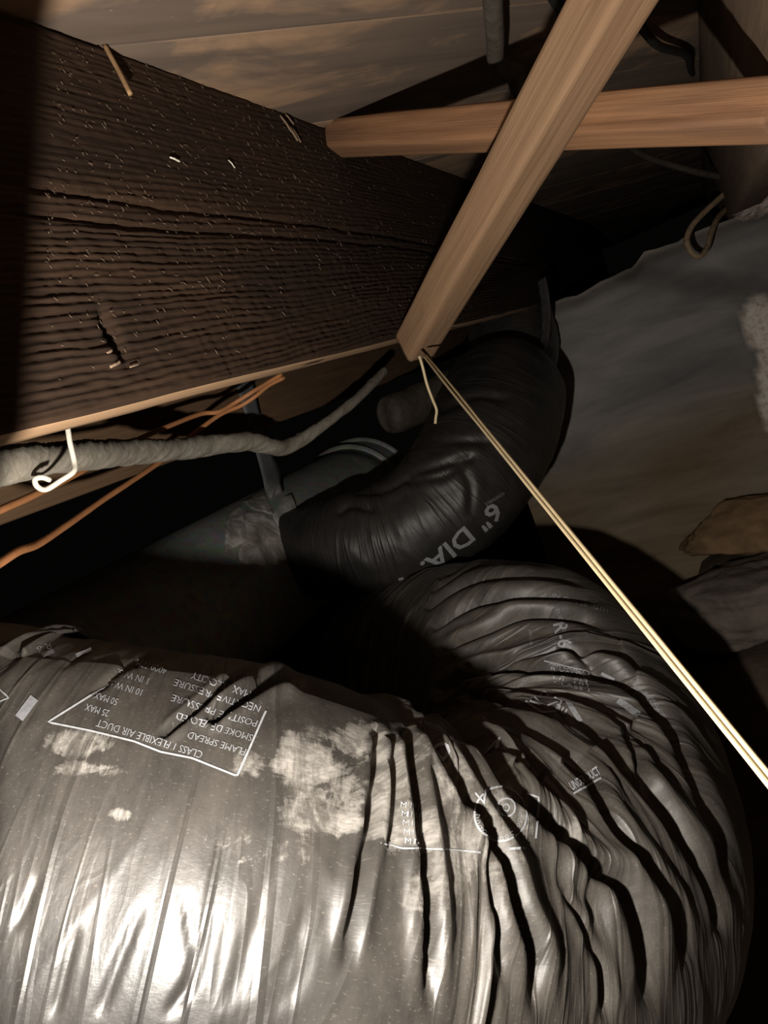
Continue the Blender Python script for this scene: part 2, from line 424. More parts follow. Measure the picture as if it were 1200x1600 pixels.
# ------------------------------------------------------------------ left joist (rough sawn)
def joist_face(S, P, X, Y, nx, ny):
    z = Y; y = S - .5
    wob = .010 * fbm(y * 2.2, z * 3 + 7, 41, 3)
    zz = z + wob + .02 * np.maximum(0, .4 - y) * 0
    ph = zz / .0047 + 1.6 * fbm(y * 4, zz * 25, 51, 3) + .35 * vn(y * 60, zz * 200, 56)
    r = np.sin(2 * np.pi * ph) * (.55 + .9 * np.abs(vn(y * 9, zz * 90, 59))) + .9 * vn(zz * 420, y * 7, 52)
    chat = vn(y * 110, zz * 260, 53) + .9 * vn(y * 230 + zz * 60, zz * 120, 54)
    a = .42 + .58 * smooth((.05 - z + .05 * vn(y * 3, z * 9, 58)) / .09)
    d = .00092 * r * a + .0009 * chat * (.5 + .5 * a)
    # long check running down the middle of the face
    for z0, sl in ((.012, -.03), (-.004, -.022)):
        d = d - .003 * np.exp(-((zz - z0 - sl * (y - .4)) / .0022) ** 2) * smooth((y - .25) / .1)
    # gouge around an old knot hole
    k = at_x(176, 520, XL); ky, kz = k[1], k[2] - (GROUND + (ZB + ZT) / 2)
    d = d - .012 * np.exp(-((y - ky) / .0045) ** 2 - ((z - kz) / .013) ** 2)
    k = at_x(170, 560, XL); ky, kz = k[1], k[2] - (GROUND + (ZB + ZT) / 2)
    d = d + .003 * np.exp(-((y - ky) / .009) ** 2 - ((z - kz) / .006) ** 2)
    return d * (nx > .5) + (.0015 * fbm(y * 6, P * 40, 61, 3)) * (ny < -.5) + 0 * X
def joist_ls():
    L = 3.6
    a = np.r_[np.linspace(0, .74, 8), np.linspace(.745, 1.75, 400), np.linspace(1.76, 2.4, 90), np.linspace(2.42, L, 30)] / L
    return a
ZM = GROUND + (ZB + ZT) / 2
JH = ZT - ZB
def add_joist(xface, side, zb, y0, y1, mat, umat, label, ls=None, disp=None, nh=8, nl=60):
    th = .05; xc = xface - side * th / 2
    zc = GROUND + (zb + ZT) / 2
    V, Fc, uv = beam((xc, y0, zc), (xc, y1, zc), (side, 0, 0), th, ZT - zb, nl=nl, nw=4, nh=nh, bev=.0025, ls=ls,
                     disp=(lambda S, P, X, Y, nx, ny: disp(S, P, X, Y * sgn, nx, ny * sgn)) if disp else (lambda S, P, X, Y, nx, ny: .0015 * fbm(S * 5, P * 40, 77, 3)))
    o = mesh('floor_joist', V, Fc, mat, uv=uv)
    tag(o, label, 'joist', 'floor joists')
    if umat is not None:                       # cleaner wood on the underside
        o.data.materials.append(umat)
        nz = np.zeros(len(o.data.polygons) * 3); o.data.polygons.foreach_get('normal', nz); nz = nz.reshape(-1, 3)
        o.data.polygons.foreach_set('material_index', (nz[:, 2] < -.75).astype(np.int32) * ((np.abs(nz[:, 0]) < .5)))
        ce = np.zeros(len(o.data.polygons) * 3); o.data.polygons.foreach_get('center', ce); ce = ce.reshape(-1, 3)
        o.data.polygons.foreach_set('material_index', ((ce[:, 2] < .0015)).astype(np.int32))
    return o
# height direction of the section is cross(length, width): for side=+1 it points down
sgn = -1
add_joist(XL, 1, ZB, -.5, 3.1, M_joist, M_under, 'dark rough-sawn floor joist filling the upper left, nearest the camera', joist_ls(), joist_face, nh=250)
sgn = 1
add_joist(.066, -1, .066, -.5, 3.1, M_joistR, None, 'grey-brown floor joist at the right edge resting over the foundation wall')
add_joist(-.72, 1, .000, -.5, 3.1, M_joist2, None, 'warm brown floor joist behind the fuzzy pipe, mostly hidden by the dark joist')

# flecks of dust and splinters on the joist, chips
def flecks():
    parts = []
    for k in range(800):
        px = random.uniform(70, 700); t = random.random() ** .8
        ytop = 75 + .36 * (px - 160); ybot = 655 - .24 * (px - 68)
        py = ytop + (ybot - ytop) * (random.betavariate(1.3, 2.2))
        if px > 560 and random.random() < .5: continue
        c = at_x(px, py, XL) + np.array([.0012, 0, 0])
        a = random.gauss(-.9, .5); l = random.uniform(.0006, .0024) * (.6 + abs(px - 66) / 700); w = random.uniform(.00012, .0003)
        d = np.array([random.uniform(-.1, .3), math.cos(a), math.sin(a)]); d = nrm(d); q = nrm(np.cross(d, (1, 0, 0)))
        pts = np.array([c - d * l + q * w, c - d * l - q * w, c + d * l - q * w, c + d * l + q * w, c + np.array([w * 1.5, 0, 0])])
        parts.append((pts, [[0, 1, 4], [1, 2, 4], [2, 3, 4], [3, 0, 4], [3, 2, 1, 0]], pts[:, :2]))
    v, f, u = join(parts)
    return v, f, u
jo = [o for o in COL.objects if o.name == 'floor_joist'][0]
v, f, u = flecks(); fl = mesh('dust_flecks', v, f, M_fleck, jo, u, flat=True); fl['kind'] = 'stuff'
def chip(px, py, l, w, a, mat=M_chip, name='splinter'):
    c = at_x(px, py, XL) + np.array([.002, 0, 0]); d = np.array([.05, math.cos(a), math.sin(a)]); d = nrm(d)
    v, f, u = tube([c - d * l, c + np.array([.0004, 0, 0]), c + d * l], w, 6, 8, disp=lambda S, T, R: R * .5 * vn(S * 900, T, 3))
    return mesh(name, v, f, mat, jo, u)
chip(270, 251, .0048, .0008, -.25, M_white); chip(359, 258, .004, .0005, -.9, M_white)
for a in ((444, 195, .009, .0009, -1.0), (452, 205, .011, .0011, -1.05), (460, 212, .008, .0009, -1.1), (450, 188, .006, .0008, -.8),
          (166, 552, .002, .0012, .3), (176, 571, .0045, .0011, .2), (206, 573, .004, .0006, .1),
          (640, 492, .006, .0022, .4)):
    chip(*a)
# bent nail hanging out of the joint between joist and boards
n0, n1 = at_x(163, 70, XL + .001), at_x(204, 148, XL + .010)
v, f, u = tube([n0, (n0 + n1) / 2 + np.array([.0003, 0, 0]), n1], .0017, 8, 14)
tag(mesh('nail', v, f, M_nail, uv=u), 'rusty nail hanging from the top corner of the dark joist', 'nail')

# ------------------------------------------------------------------ crossed bridging
def brace(name, p0, p1, w, h, mat, label, seed, sk0=0, sk1=0, roll=0):
    t = nrm(np.asarray(p1) - p0); side = nrm(np.cross(t, (0, 0, 1))); side = side * math.cos(roll) + np.cross(t, side) * math.sin(roll)
    V, Fc, uv = beam(p0, p1, side, w, h, nl=120, nw=8, nh=8, bev=.0022, skew0=sk0, skew1=sk1,
        disp=lambda S, P, X, Y, nx, ny: .0012 * fbm(S * 8, P * 60, seed, 3) - .0022 * np.exp(-((P % .076 - .05 + .004 * fbm(S * 6, 0 * S, seed)) / .0016) ** 2) * (vn(S * 4, 0 * S, seed + 5) > -.1))
    o = mesh(name, V, Fc, mat, uv=uv); tag(o, label, 'brace', 'cross bridging between the joists'); return o
A0 = at_x(648, 541, XL + .022); A1 = at_y(978, -40, .52)
A1 = A1 + nrm(A1 - A0) * .06
brA = brace('bridging_strut', A0, A1, .037, .034, M_brace, 'tan wooden strut rising diagonally to the right, in front of the other strut', 91, .35)
B0 = at_x(523, 216, XL + .002); B1 = at_x(1226, 170, .066)
B1 = B0 + nrm(B1 - B0) * ((.0655 - B0[0]) / nrm(B1 - B0)[0])
brB = brace('bridging_strut', B0, B1, .032, .030, M_brace2, 'reddish wooden strut crossing level behind the tan diagonal strut', 97, roll=-.5)
kn = at(677, 517, .765)
# ------------------------------------------------------------------ galvanised trunk duct, strap, mastic
CX, CZ, CR = -.895, -.252, .14                  # axis of the round trunk, relative to the lens
def at_cyl(px, py, lift=0.0):
    r = ray(px, py); a = r[0] ** 2 + r[2] ** 2; b = -2 * (r[0] * CX + r[2] * CZ); c = CX ** 2 + CZ ** 2 - (CR + lift) ** 2
    D_ = max(b * b - 4 * a * c, 0); return OFF + r * ((-b - math.sqrt(D_)) / (2 * a))
TY1 = at_cyl(570, 700)[1]
trunk = thing('metal_duct', 'grey galvanised round trunk duct hung beyond the fuzzy pipe, with a raised end collar', 'duct', (CX, 1.0, GROUND + CZ - CR))
def ringtube(y0, y1, r, name, n=4, bead=0.0):
    ys = np.linspace(y0, y1, n)
    V, Fc, uv = tube([np.r_[CX, y, GROUND + CZ, r + bead * math.sin(math.pi * k / (n - 1))] for k, y in enumerate(ys)], r, 72, n=max(n * 4, 24), up=(0, 0, 1))
    return mesh(name, V, Fc, M_metal, trunk, uv)
ringtube(-.4, TY1, CR, 'duct_body'); ringtube(TY1 - .02, TY1 + .055, CR + .004, 'end_collar')
ringtube(TY1 - .026, TY1 - .012, CR + .004, 'collar_bead', 5, .006); ringtube(TY1 + .046, TY1 + .062, CR + .004, 'collar_bead', 5, .008)
ringtube(.62, .632, CR + .001, 'seam_bead', 5, .004)
def ribbon(pts, w, wd, th=.0015, n=60, mat=M_strap, attrs=True):
    Q, s = resample(catmull(pts, n * 3), n); wd = np.asarray(wd, float)
    if wd.ndim == 1: wd = np.tile(wd, (n, 1))
    else: wd = resample(catmull(wd, n), n)[0]
    T = np.gradient(Q, axis=0); T /= np.linalg.norm(T, axis=1)[:, None]
    wd = wd - T * np.sum(wd * T, 1)[:, None]; wd /= np.linalg.norm(wd, axis=1)[:, None]; nn = np.cross(T, wd)
    cs = [(-.5, -.5), (-.25, -.5), (0, -.5), (.25, -.5), (.5, -.5), (.5, .5), (.25, .5), (0, .5), (-.25, .5), (-.5, .5)]
    V = np.stack([Q + wd * w * a + nn * th * b for a, b in cs], 1).reshape(-1, 3)
    Fc = grid_faces(n, 10, True).tolist() + [list(range(10)), [(n - 1) * 10 + k for k in range(10)][::-1]]
    uv = np.stack([np.repeat(s, 10), np.tile([a * w for a, b in cs], n)], -1)
    return V, Fc, uv
sp = [at_x(378, 580, -.715), at_x(392, 632, -.715), at_x(408, 690, -.735), at_x(421, 735, -.765)] + [at_cyl(a, b, .0035) for a, b in ((432, 768), (441, 795), (453, 822), (468, 848), (490, 880))]
V, Fc, uv = ribbon(sp, .052, (0, 1, .25))
pp = project(V)[1]
mesh('hanger_strap', V, Fc, M_strap, uv=uv, attrs={'mastic': smooth((pp - 745) / 25)})
st = [o for o in COL.objects if o.name == 'hanger_strap'][0]; tag(st, 'flat steel hanger strap wrapped down over the grey trunk duct', 'strap')
def smear(name, poly, seed, parent=trunk):
    """thin dried coat lying on the side of the trunk, outline given on the sheet"""
    P = np.array(poly, float); c = P.mean(0)
    an = np.linspace(0, 1, 60, endpoint=False) * len(P); k = an.astype(int); fr = (an - k)[:, None]
    ring = P[k] * (1 - fr) + P[(k + 1) % len(P)] * fr
    ring = c + (ring - c) * (1 + .16 * vn(an * 5, an * 0, seed))[:, None]
    V = []
    for r_, h_ in zip([1, .96, .8, .55, .3], [.0003, .002, .0024, .0026, .0024]):
        q = c + (ring - c) * r_
        V += [at_cyl(q[i, 0], q[i, 1], h_ + .0006 * vn(q[i, 0] * .3, q[i, 1] * .3, seed) * (r_ < 1)) for i in range(60)]
    V.append(at_cyl(c[0], c[1], .0025)); V = np.array(V)
    Fc = grid_faces(5, 60, True).tolist() + [[240 + i, 240 + (i + 1) % 60, 300] for i in range(60)]
    o = mesh(name, V, Fc, M_mastic, parent, V[:, 1:]); bm = bmesh.new(); bm.from_mesh(o.data)
    bmesh.ops.recalc_face_normals(bm, faces=bm.faces[:]); bm.to_mesh(o.data); bm.free(); return o
smear('mastic_patch', [(378, 782), (410, 765), (432, 806), (415, 800), (395, 795)], 3)
smear('mastic_patch', [(356, 800), (376, 790), (388, 830), (384, 848), (352, 862), (350, 830)], 5)
smear('mastic_patch', [(385, 795), (412, 800), (450, 835), (452, 880), (400, 884), (372, 880)], 8)

# ------------------------------------------------------------------ fuzzy wrapped pipe, its wire hanger, orange wires
def fuzz(S, T, R):
    return R * (.10 * np.clip(vn(S * 46 + T * 1.1, T * .8, 15) * 3, 0, 2) + .17 * vn(S * 34 + T * .9, S * 5, 5) + .12 * vn(S * 85 + T * 2.0, S * 9, 8) + .10 * vn(S * 14, T * 0, 7) + .09 * vn(S * 260 + T * 6, T * 1.3, 9))
pr = .0128
pp_ = [(-160, 764, .40), (-60, 744, .46), (0, 729, .51), (100, 713, .62), (200, 706, .78), (300, 700, .95), (357, 692, 1.03), (396, 690, 1.09), (425, 698, 1.14), (445, 699, 1.18), (470, 688, 1.22), (498, 669, 1.26), (527, 648, 1.31), (552, 628, 1.36), (575, 606, 1.42), (600, 580, 1.50)]
pts = [np.r_[at(a, b, c), pr * (1 if a < 420 else max(.62, 1 - (a - 420) / 260))] for a, b, c in pp_]
V, Fc, uv = tube(pts, pr, 40, 700, disp=fuzz)
tag(mesh('insulated_pipe', V, Fc, M_fuzzy, uv=uv), 'fuzzy grey wrapped pipe running under the dark joist and bending up', 'pipe')
V, Fc, uv = tube([np.r_[at(606, 650, 1.50), .022], np.r_[at(612, 648, 1.505), .038], np.r_[at(650, 632, 1.56), .04], np.r_[at(735, 596, 1.64), .04]], .03, 28, 60, disp=lambda S, T, R: R * .08 * vn(S * 30, T, 4))
tag(mesh('pipe_stub', V, Fc, plain('dusty_brown_pipe', (.075, .06, .045), .8), uv=uv), 'dim grey-brown pipe length behind the strut foot and the loose wire end', 'pipe')
h = [at(104, 655, .545), at(109, 690, .54), at(116, 722, .54), at(115, 737, .535), at(95, 751, .53), at(72, 765, .525), at(58, 760, .52), at(55, 749, .52), at(66, 746, .52), at(78, 750, .525)]
V, Fc, uv = tube(h, .0019, 10, 60)
tag(mesh('wire_hanger', V, Fc, M_white, uv=uv), 'white hooked wire hanging from the dark joist round the fuzzy pipe', 'hanger')
w1 = [at(-60, 822, .50), at(0, 797, .56), at(60, 770, .63), at(124, 738, .72), at(200, 694, .86), at(306, 649, 1.02), at(340, 644, 1.05), at(366, 630, 1.07), at(392, 614, 1.07), at(418, 598, 1.09), at(440, 585, 1.10)]
w2 = [at(-40, 905, .47), at(0, 880, .51), at(30, 861, .55), at(60, 850, .60), at(100, 824, .67), at(160, 782, .78), at(245, 725, .93), at(300, 680, 1.02), at(344, 648, 1.07), at(376, 634, 1.09), at(398, 620, 1.09), at(420, 602, 1.10), at(444, 590, 1.11)]
for w_, lab in ((w1, 'orange wire emerging beside the white hook, upper of two at the left edge'), (w2, 'orange wire sagging below the brown joist, lower of two at the left edge')):
    V, Fc, uv = tube(w_, .0031, 10, 120, disp=lambda S, T, R: R * .12 * vn(S * 40, T, 3))
    tag(mesh('orange_wire', V, Fc, M_orange, uv=uv), lab, 'wire', 'orange wires')

# ------------------------------------------------------------------ cables in the joist bay
def cable(name, pts, r, mat, label, cat='cable', n=80):
    V, Fc, uv = tube(pts, r, 10, n); return tag(mesh(name, V, Fc, mat, uv=uv), label, cat)
cable('grey_cable', [at(768, -60, .55), at(770, 0, .62), at(774, 60, .70), at(775, 96, .76), at(788, 108, .78), at(808, 112, .79), at(806, 130, .82), at(815, 146, .86), at(835, 156, .90), at(870, 160, .92)], .0085, M_greyc, 'thick grey cable hanging with a wavy bend behind the tan strut')
cable('dark_cable', [at(850, -30, .62), at(872, 8, .69), at(890, 24, .72), at(930, 22, .73), at(985, 20, .78), at(1005, 46, .84), at(1030, 72, .90), at(1072, 86, 1.0), at(1080, 110, 1.15), at(1096, 150, 1.4), at(1118, 290, 1.7)], .005, M_black, 'black cable swinging across the boards behind the top of the tan strut')
cable('dark_cable', [at(950, 205, 1.35), at(972, 218, 1.37), at(1000, 240, 1.4), at(1040, 255, 1.42), at(1090, 269, 1.43), at(1130, 277, 1.44), at(1165, 290, 1.42), at(1210, 296, 1.4), at(1260, 300, 1.38)], .0062, plain('brown_black_cable_sheath', (.055, .042, .034), .55), 'dark brown cable dipping from the reddish strut to the mortar lump')
cable('cable_loop', [at(1152, 284, 1.5), at(1140, 296, 1.49), at(1122, 312, 1.48), at(1098, 334, 1.47), at(1080, 355, 1.46), at(1073, 376, 1.46), at(1080, 394, 1.46), at(1093, 401, 1.46), at(1104, 388, 1.47), at(1112, 362, 1.49), at(1122, 340, 1.52), at(1140, 322, 1.56)], .0055, M_tan, 'tan cable loop with a cut end hanging over the wall top')
# cream twin flex tied to the strut, and the loose short end
c0, c1 = at(664, 556, .765), at(1262, 1292, .245)
sidev = nrm(np.cross(c1 - c0, ray(900, 900))); backv = nrm(ray(900, 900))
cordt = thing('twin_cord', 'cream two-strand cord running from the strut foot down to the right edge', 'cord', c0)
for sgn_ in (-1, 1):
    P = []
    for t in np.linspace(0, 1, 16):
        a = math.radians(40 * (1 - smooth(t / .75)))        # the flat cord is twisted near the strut
        P.append(c0 + (c1 - c0) * t + (sidev * math.cos(a) + backv * math.sin(a)) * sgn_ * (.00118 + .0007 * math.sin(t * 9) * (t < .35)))
    V, Fc, uv = tube(P, .00118, 12, 160, disp=lambda S, T, R: R * .08 * vn(S * 60, T, 3))
    mesh('strand', V, Fc, M_cream, cordt, uv)
cable('wire_end', [at(655, 556, .77), at(660, 572, .775), at(667, 600, .78), at(675, 622, .785), at(682, 640, .79), at(681, 652, .79), at(680, 662, .79)], .0015, M_cream, 'short cream wire end dangling from the strut foot', 'wire', 40)

# ------------------------------------------------------------------ small flexible duct
def flex_surface(ctrl, ns, nt, disp, up=(0, 0, 1)):
    Q, s = resample(catmull(np.array(ctrl), ns * 3), ns); P, R = Q[:, :3], Q[:, 3]
    T, N, B = frames(P, up)
    th = np.linspace(0, 2 * np.pi, nt, endpoint=False)
    D = N[:, None] * np.cos(th)[None, :, None] + B[:, None] * np.sin(th)[None, :, None]
    base = P[:, None] + D * R[:, None, None]
    S, TH = np.meshgrid(s, th, indexing='ij')
    # inner factor: how much the skin is squeezed on the inside of the bend
    K = np.gradient(T, s, axis=0); inner = np.einsum('ik,ijk->ij', K, D) * R[:, None]
    dd = disp(S, TH, base, D, inner)
    V = base + D * dd[..., None]
    return V, base, D, S, TH, inner, R
def finish(name, V, S, TH, R, mat, parent, dust, res):
    ns, nt = S.shape
    Fc = grid_faces(ns, nt, True)[:, ::-1].tolist()
    Fc.append(list(range(nt))[::-1]); Fc.append([(ns - 1) * nt + k for k in range(nt)])
    uv = np.stack([S, np.minimum(TH, 2 * np.pi - TH) * R.mean()], -1).reshape(-1, 2)
    return mesh(name, V.reshape(-1, 3), Fc, mat, parent, uv, attrs={'dust': dust.ravel(), 'residue': res.ravel()})

def poly_dist(px, py, line):
    """distance in pixels to a polyline and side sign"""
    best = np.full(px.shape, 1e9); sd = np.zeros(px.shape); tt = np.zeros(px.shape)
    L = np.array(line, float); L = catmull(L, len(L) * 4) if len(L) > 2 else L; n = len(L) - 1
    for i in range(n):
        a, b = L[i], L[i + 1]; d = b - a; l2 = d @ d
        t = np.clip(((px - a[0]) * d[0] + (py - a[1]) * d[1]) / l2, 0, 1)
        qx, qy = px - a[0] - t * d[0], py - a[1] - t * d[1]; q = np.hypot(qx, qy)
        m = q < best; best = np.where(m, q, best)
        sd = np.where(m, np.sign(d[0] * qy - d[1] * qx), sd); tt = np.where(m, (i + t) / n, tt)
    return best, sd, tt

SMALL = [(420, 880, 1.50, .070), (470, 866, 1.44, .082), (545, 854, 1.38, .094), (625, 836, 1.36, .099), (702, 780, 1.36, .108), (754, 706, 1.40, .117), (780, 645, 1.46, .119), (790, 612, 1.50, .112), (796, 596, 1.53, .085), (798, 588, 1.545, .05)]
def small_disp(S, TH, base, D, inner):
    px, py, zc = project(base); face = np.einsum('ijk,ijk->ij', D, OFF - base) > 0
    d = .003 * fbm(S * 16, TH * 1.2, 71, 4) + .0012 * (1 - 3 * np.abs(vn(S * 50 + .8 * TH, TH * 1.5, 74))) + .0012 * (1 - 3 * np.abs(vn(S * 30 - 1.2 * TH, TH * 1.1 + 4, 75))) + .010 * np.clip(inner, 0, 1) * np.abs(vn(S * 34 + .5 * np.sin(TH), TH * .8, 73))
    for line, dep, w in (([(650, 738), (690, 728), (735, 716)], .006, 6), ([(640, 752), (690, 745), (720, 730)], .004, 5), ([(690, 640), (740, 620), (790, 622)], .006, 6),
                         ([(560, 772), (600, 768), (640, 745)], .006, 5), ([(530, 800), (548, 790), (580, 796)], .006, 5), ([(700, 690), (760, 690)], .004, 6),
                         ([(722, 730), (735, 760), (735, 800)], .003, 6)):
        q, sd, t = poly_dist(px, py, line); d = d - dep * np.exp(-(q / w) ** 2) * face + .5 * dep * np.exp(-((q - 12) / 9) ** 2) * face * np.sin(np.pi * np.clip(t, 0.02, .98))
    return d
flexS = thing('flexible_duct', 'small black flexible duct curving up from the trunk duct to the wall', 'duct', at(620, 822, 1.34) - np.array([0, 0, .12]))
V, base, D, S, TH, inner, R = flex_surface([np.r_[at(a, b, c), r] for a, b, c, r in SMALL], 260, 160, small_disp)
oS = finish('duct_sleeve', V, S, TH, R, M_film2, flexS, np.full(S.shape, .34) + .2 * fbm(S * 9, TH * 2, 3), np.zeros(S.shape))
SM_V = V
# upper length beyond the tie, folding up behind the joist
UP = [(812, 592, 1.60, .05), (812, 566, 1.62, .080), (805, 532, 1.66, .092), (793, 495, 1.70, .096), (780, 455, 1.75, .1)]
V, base, D, S, TH, inner, R = flex_surface([np.r_[at(a, b, c), r] for a, b, c, r in UP], 120, 100, lambda S, TH, b, D, i: .007 * fbm(S * 20, TH * 1.5, 81, 4))
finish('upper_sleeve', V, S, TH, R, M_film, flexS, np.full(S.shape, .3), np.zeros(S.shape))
# hanging sling
sl = [at(846, 436, 1.56), at(852, 470, 1.55), at(853, 505, 1.54), at(849, 540, 1.52), at(838, 560, 1.47), at(852, 590, 1.45), at(860, 625, 1.46)]
V, Fc, uv = ribbon(sl, .022, (1, -.4, .1), .003, 60)
tag(mesh('duct_sling', V, Fc, plain('grey_black_webbing', (.06, .055, .055), .6), uv=uv), 'thin black sling holding up the end of the small flexible duct', 'strap')

# ------------------------------------------------------------------ large flexible duct
def wp(x, y, z, r): return np.array([x, y, GROUND + z, r])
BS = .87; BR = .182
BIG = [wp(-.60, -.40, -.30, BR), wp(-.60, -.16, -.285, BR), wp(-.59, .06, -.27, BR)] + [np.r_[at(a, b, c * BS), r * BS] for a, b, c, r in (
    (-180, 1420, .60, .21), (40, 1425, .595, .21), (324, 1450, .61, .21), (480, 1485, .645, .21), (640, 1505, .71, .21), (770, 1450, .80, .21), (865, 1370, .91, .21), (893, 1280, 1.01, .208), (880, 1180, 1.11, .205), (832, 1088, 1.21, .203), (775, 1055, 1.33, .20), (705, 1050, 1.46, .195), (620, 1050, 1.60, .19))]
FOLDS = [  # valleys measured on the skin: polyline, depth, half width
    ([(585, 1150), (583, 1210), (575, 1290), (556, 1400), (538, 1530)], .022, 7),
    ([(628, 1150), (640, 1210), (655, 1300), (668, 1420), (672, 1600)], .026, 8),
    ([(655, 1150), (690, 1200), (730, 1270), (778, 1350), (800, 1420), (830, 1500), (835, 1600)], .030, 9),
    ([(700, 1140), (752, 1180), (790, 1240), (850, 1290), (910, 1350), (965, 1400), (1005, 1500), (1020, 1600)], .034, 11),
    ([(765, 1130), (840, 1165), (910, 1215), (950, 1290), (1000, 1360), (1050, 1440), (1080, 1520)], .026, 9),
    ([(740, 1095), (830, 1125), (900, 1140), (960, 1195), (1040, 1290), (1100, 1380)], .026, 9),
    ([(690, 1080), (760, 1052), (850, 1050), (930, 1060), (985, 1085), (1040, 1140), (1090, 1210)], .028, 10),
    ([(735, 1045), (800, 1032), (870, 1022), (960, 1030), (1010, 1060)], .018, 7),
    ([(690, 1015), (760, 985), (820, 962), (900, 965), (960, 985)], .020, 7),
    ([(680, 980), (740, 945), (800, 935), (880, 935), (950, 945)], .020, 7),
    ([(670, 950), (730, 915), (790, 905), (870, 908), (930, 920)], .016, 6),
    ([(680, 925), (740, 888), (800, 878), (880, 885)], .014, 6),
    ([(690, 905), (750, 868), (810, 862)], .012, 5),
    ([(880, 1020), (980, 1080), (1060, 1180), (1110, 1290), (1140, 1400)], .016, 8),
    ([(970, 1160), (1010, 1230), (1050, 1280), (1110, 1400), (1130, 1480)], .016, 7),
            ([(330, 1132), (375, 1100), (430, 1066), (480, 1060)], .020, 8),
    ([(255, 1155), (300, 1120), (360, 1075), (420, 1050)], .010, 6),
    ([(150, 1085), (200, 1045), (270, 1020), (330, 1030)], .006, 7),
    ([(100, 1045), (170, 1000), (240, 985), (290, 1000)], .003, 7),
    ([(605, 1160), (612, 1260), (610, 1340)], .010, 5),
    ([(720, 1250), (745, 1330), (760, 1420), (790, 1560)], .008, 5),
    ([(880, 1400), (930, 1500), (950, 1600)], .008, 6),
    ([(440, 1310), (400, 1440), (350, 1600)], .0022, 8), ([(500, 1380), (450, 1500), (420, 1600)], .0022, 8),
    ([(290, 1400), (300, 1520), (250, 1600)], .0022, 8), ([(220, 1420), (180, 1520), (150, 1600)], .0022, 8), ([(350, 1290), (330, 1420), (300, 1530), (260, 1590)], .0022, 8),
    ([(120, 1450), (80, 1600)], .003, 6), ([(60, 1370), (20, 1460)], .003, 6), ([(480, 1450), (470, 1520), (440, 1580)], .0022, 8),
]
def big_disp(S, TH, base, D, inner):
    px, py, zc = project(base); zc_ok = zc > .1
    face = smooth(np.einsum('ijk,ijk->ij', D, OFF - base) / np.linalg.norm(OFF - base, axis=-1) / .25 + .3) * zc_ok
    inn = np.clip(inner + .25, 0, 1.2)
    bend = smooth(inn / .5)
    warp = .012 * fbm(S * 6, TH * .9, 105, 3)
    d = .0034 * fbm(S * 9, TH * 1.0, 101, 4)
    crest = lambda n, p: np.clip(1 - 2.2 * np.abs(n), 0, 1) ** p
    a1 = vn((S + warp) * 26, TH * .6, 111); a2 = vn((S + warp * .6) * 55, TH * .9, 112); a4 = vn((S + warp * .8) * 95 + .6 * np.sin(3 * TH), TH * 1.4, 113)
    d = d + (.014 * inn + .003 * bend) * (.5 - 2 * np.abs(a1)) * .6 + (.007 * inn + .0025 * bend) * (crest(a2, 2.5) - .3) + (.0022 * bend + .002 * inn) * (crest(a4, 2) - .3)
    # stretched straight part: shallow creases in the film
    a3 = vn((S + .035 * TH + warp) * 30, TH * .9 + 3, 117); a5 = vn((S + .06 * TH + warp) * 52, TH * 1.5 + 9, 118); a6 = vn((S - .07 * TH) * 26, TH * 2.2 + 5, 119)
    d = d + (1 - .6 * bend) * (.0007 * crest(a3, 5) + .0006 * crest(a5, 5) + .0005 * crest(a6, 6))
    for line, dep, w in FOLDS:
        q, sd, t = poly_dist(px, py, line); w_ = w * (.7 + .5 * t)
        endf = smooth(np.clip(t, 0, 1) / .12) * .6 + .4
        endf = endf * smooth((1 - t) / .25 + .02); dep = dep * .8
        d = d - face * dep * np.exp(-(q / w_) ** 2) * endf + face * (.35 if dep > .006 else 0) * dep * np.exp(-((q - 2.4 * w_) / (1.3 * w_)) ** 2) * endf
    return d
flexB = thing('flexible_duct', 'large black flexible duct bent in a pleated horseshoe, filling the lower half', 'duct', (.0, .6, 0))
V, base, D, S, TH, inner, R = flex_surface(BIG, 1250, 540, big_disp)
px, py, zc = project(base)
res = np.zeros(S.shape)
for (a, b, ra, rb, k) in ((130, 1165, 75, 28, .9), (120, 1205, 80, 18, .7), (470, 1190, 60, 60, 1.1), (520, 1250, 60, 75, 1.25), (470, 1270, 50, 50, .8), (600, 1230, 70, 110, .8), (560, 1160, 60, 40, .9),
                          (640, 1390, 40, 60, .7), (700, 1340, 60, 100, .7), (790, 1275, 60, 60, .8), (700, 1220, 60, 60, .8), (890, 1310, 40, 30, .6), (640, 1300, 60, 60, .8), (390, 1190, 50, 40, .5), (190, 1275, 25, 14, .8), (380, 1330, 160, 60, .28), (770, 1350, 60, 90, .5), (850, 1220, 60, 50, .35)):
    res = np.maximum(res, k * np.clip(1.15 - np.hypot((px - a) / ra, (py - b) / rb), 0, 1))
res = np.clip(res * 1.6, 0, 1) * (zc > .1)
dust = .55 + .25 * fbm(S * 8, TH * 2, 5) + .35 * smooth((px - 560) / 200)
dust = dust - .25 * smooth((py - 1350) / 200) * smooth((620 - px) / 200)
oB = finish('duct_sleeve', V, S, TH, R, M_film, flexB, np.clip(dust, 0, 1), res)
print('big duct lowest z %.3f' % V[..., 2].min())

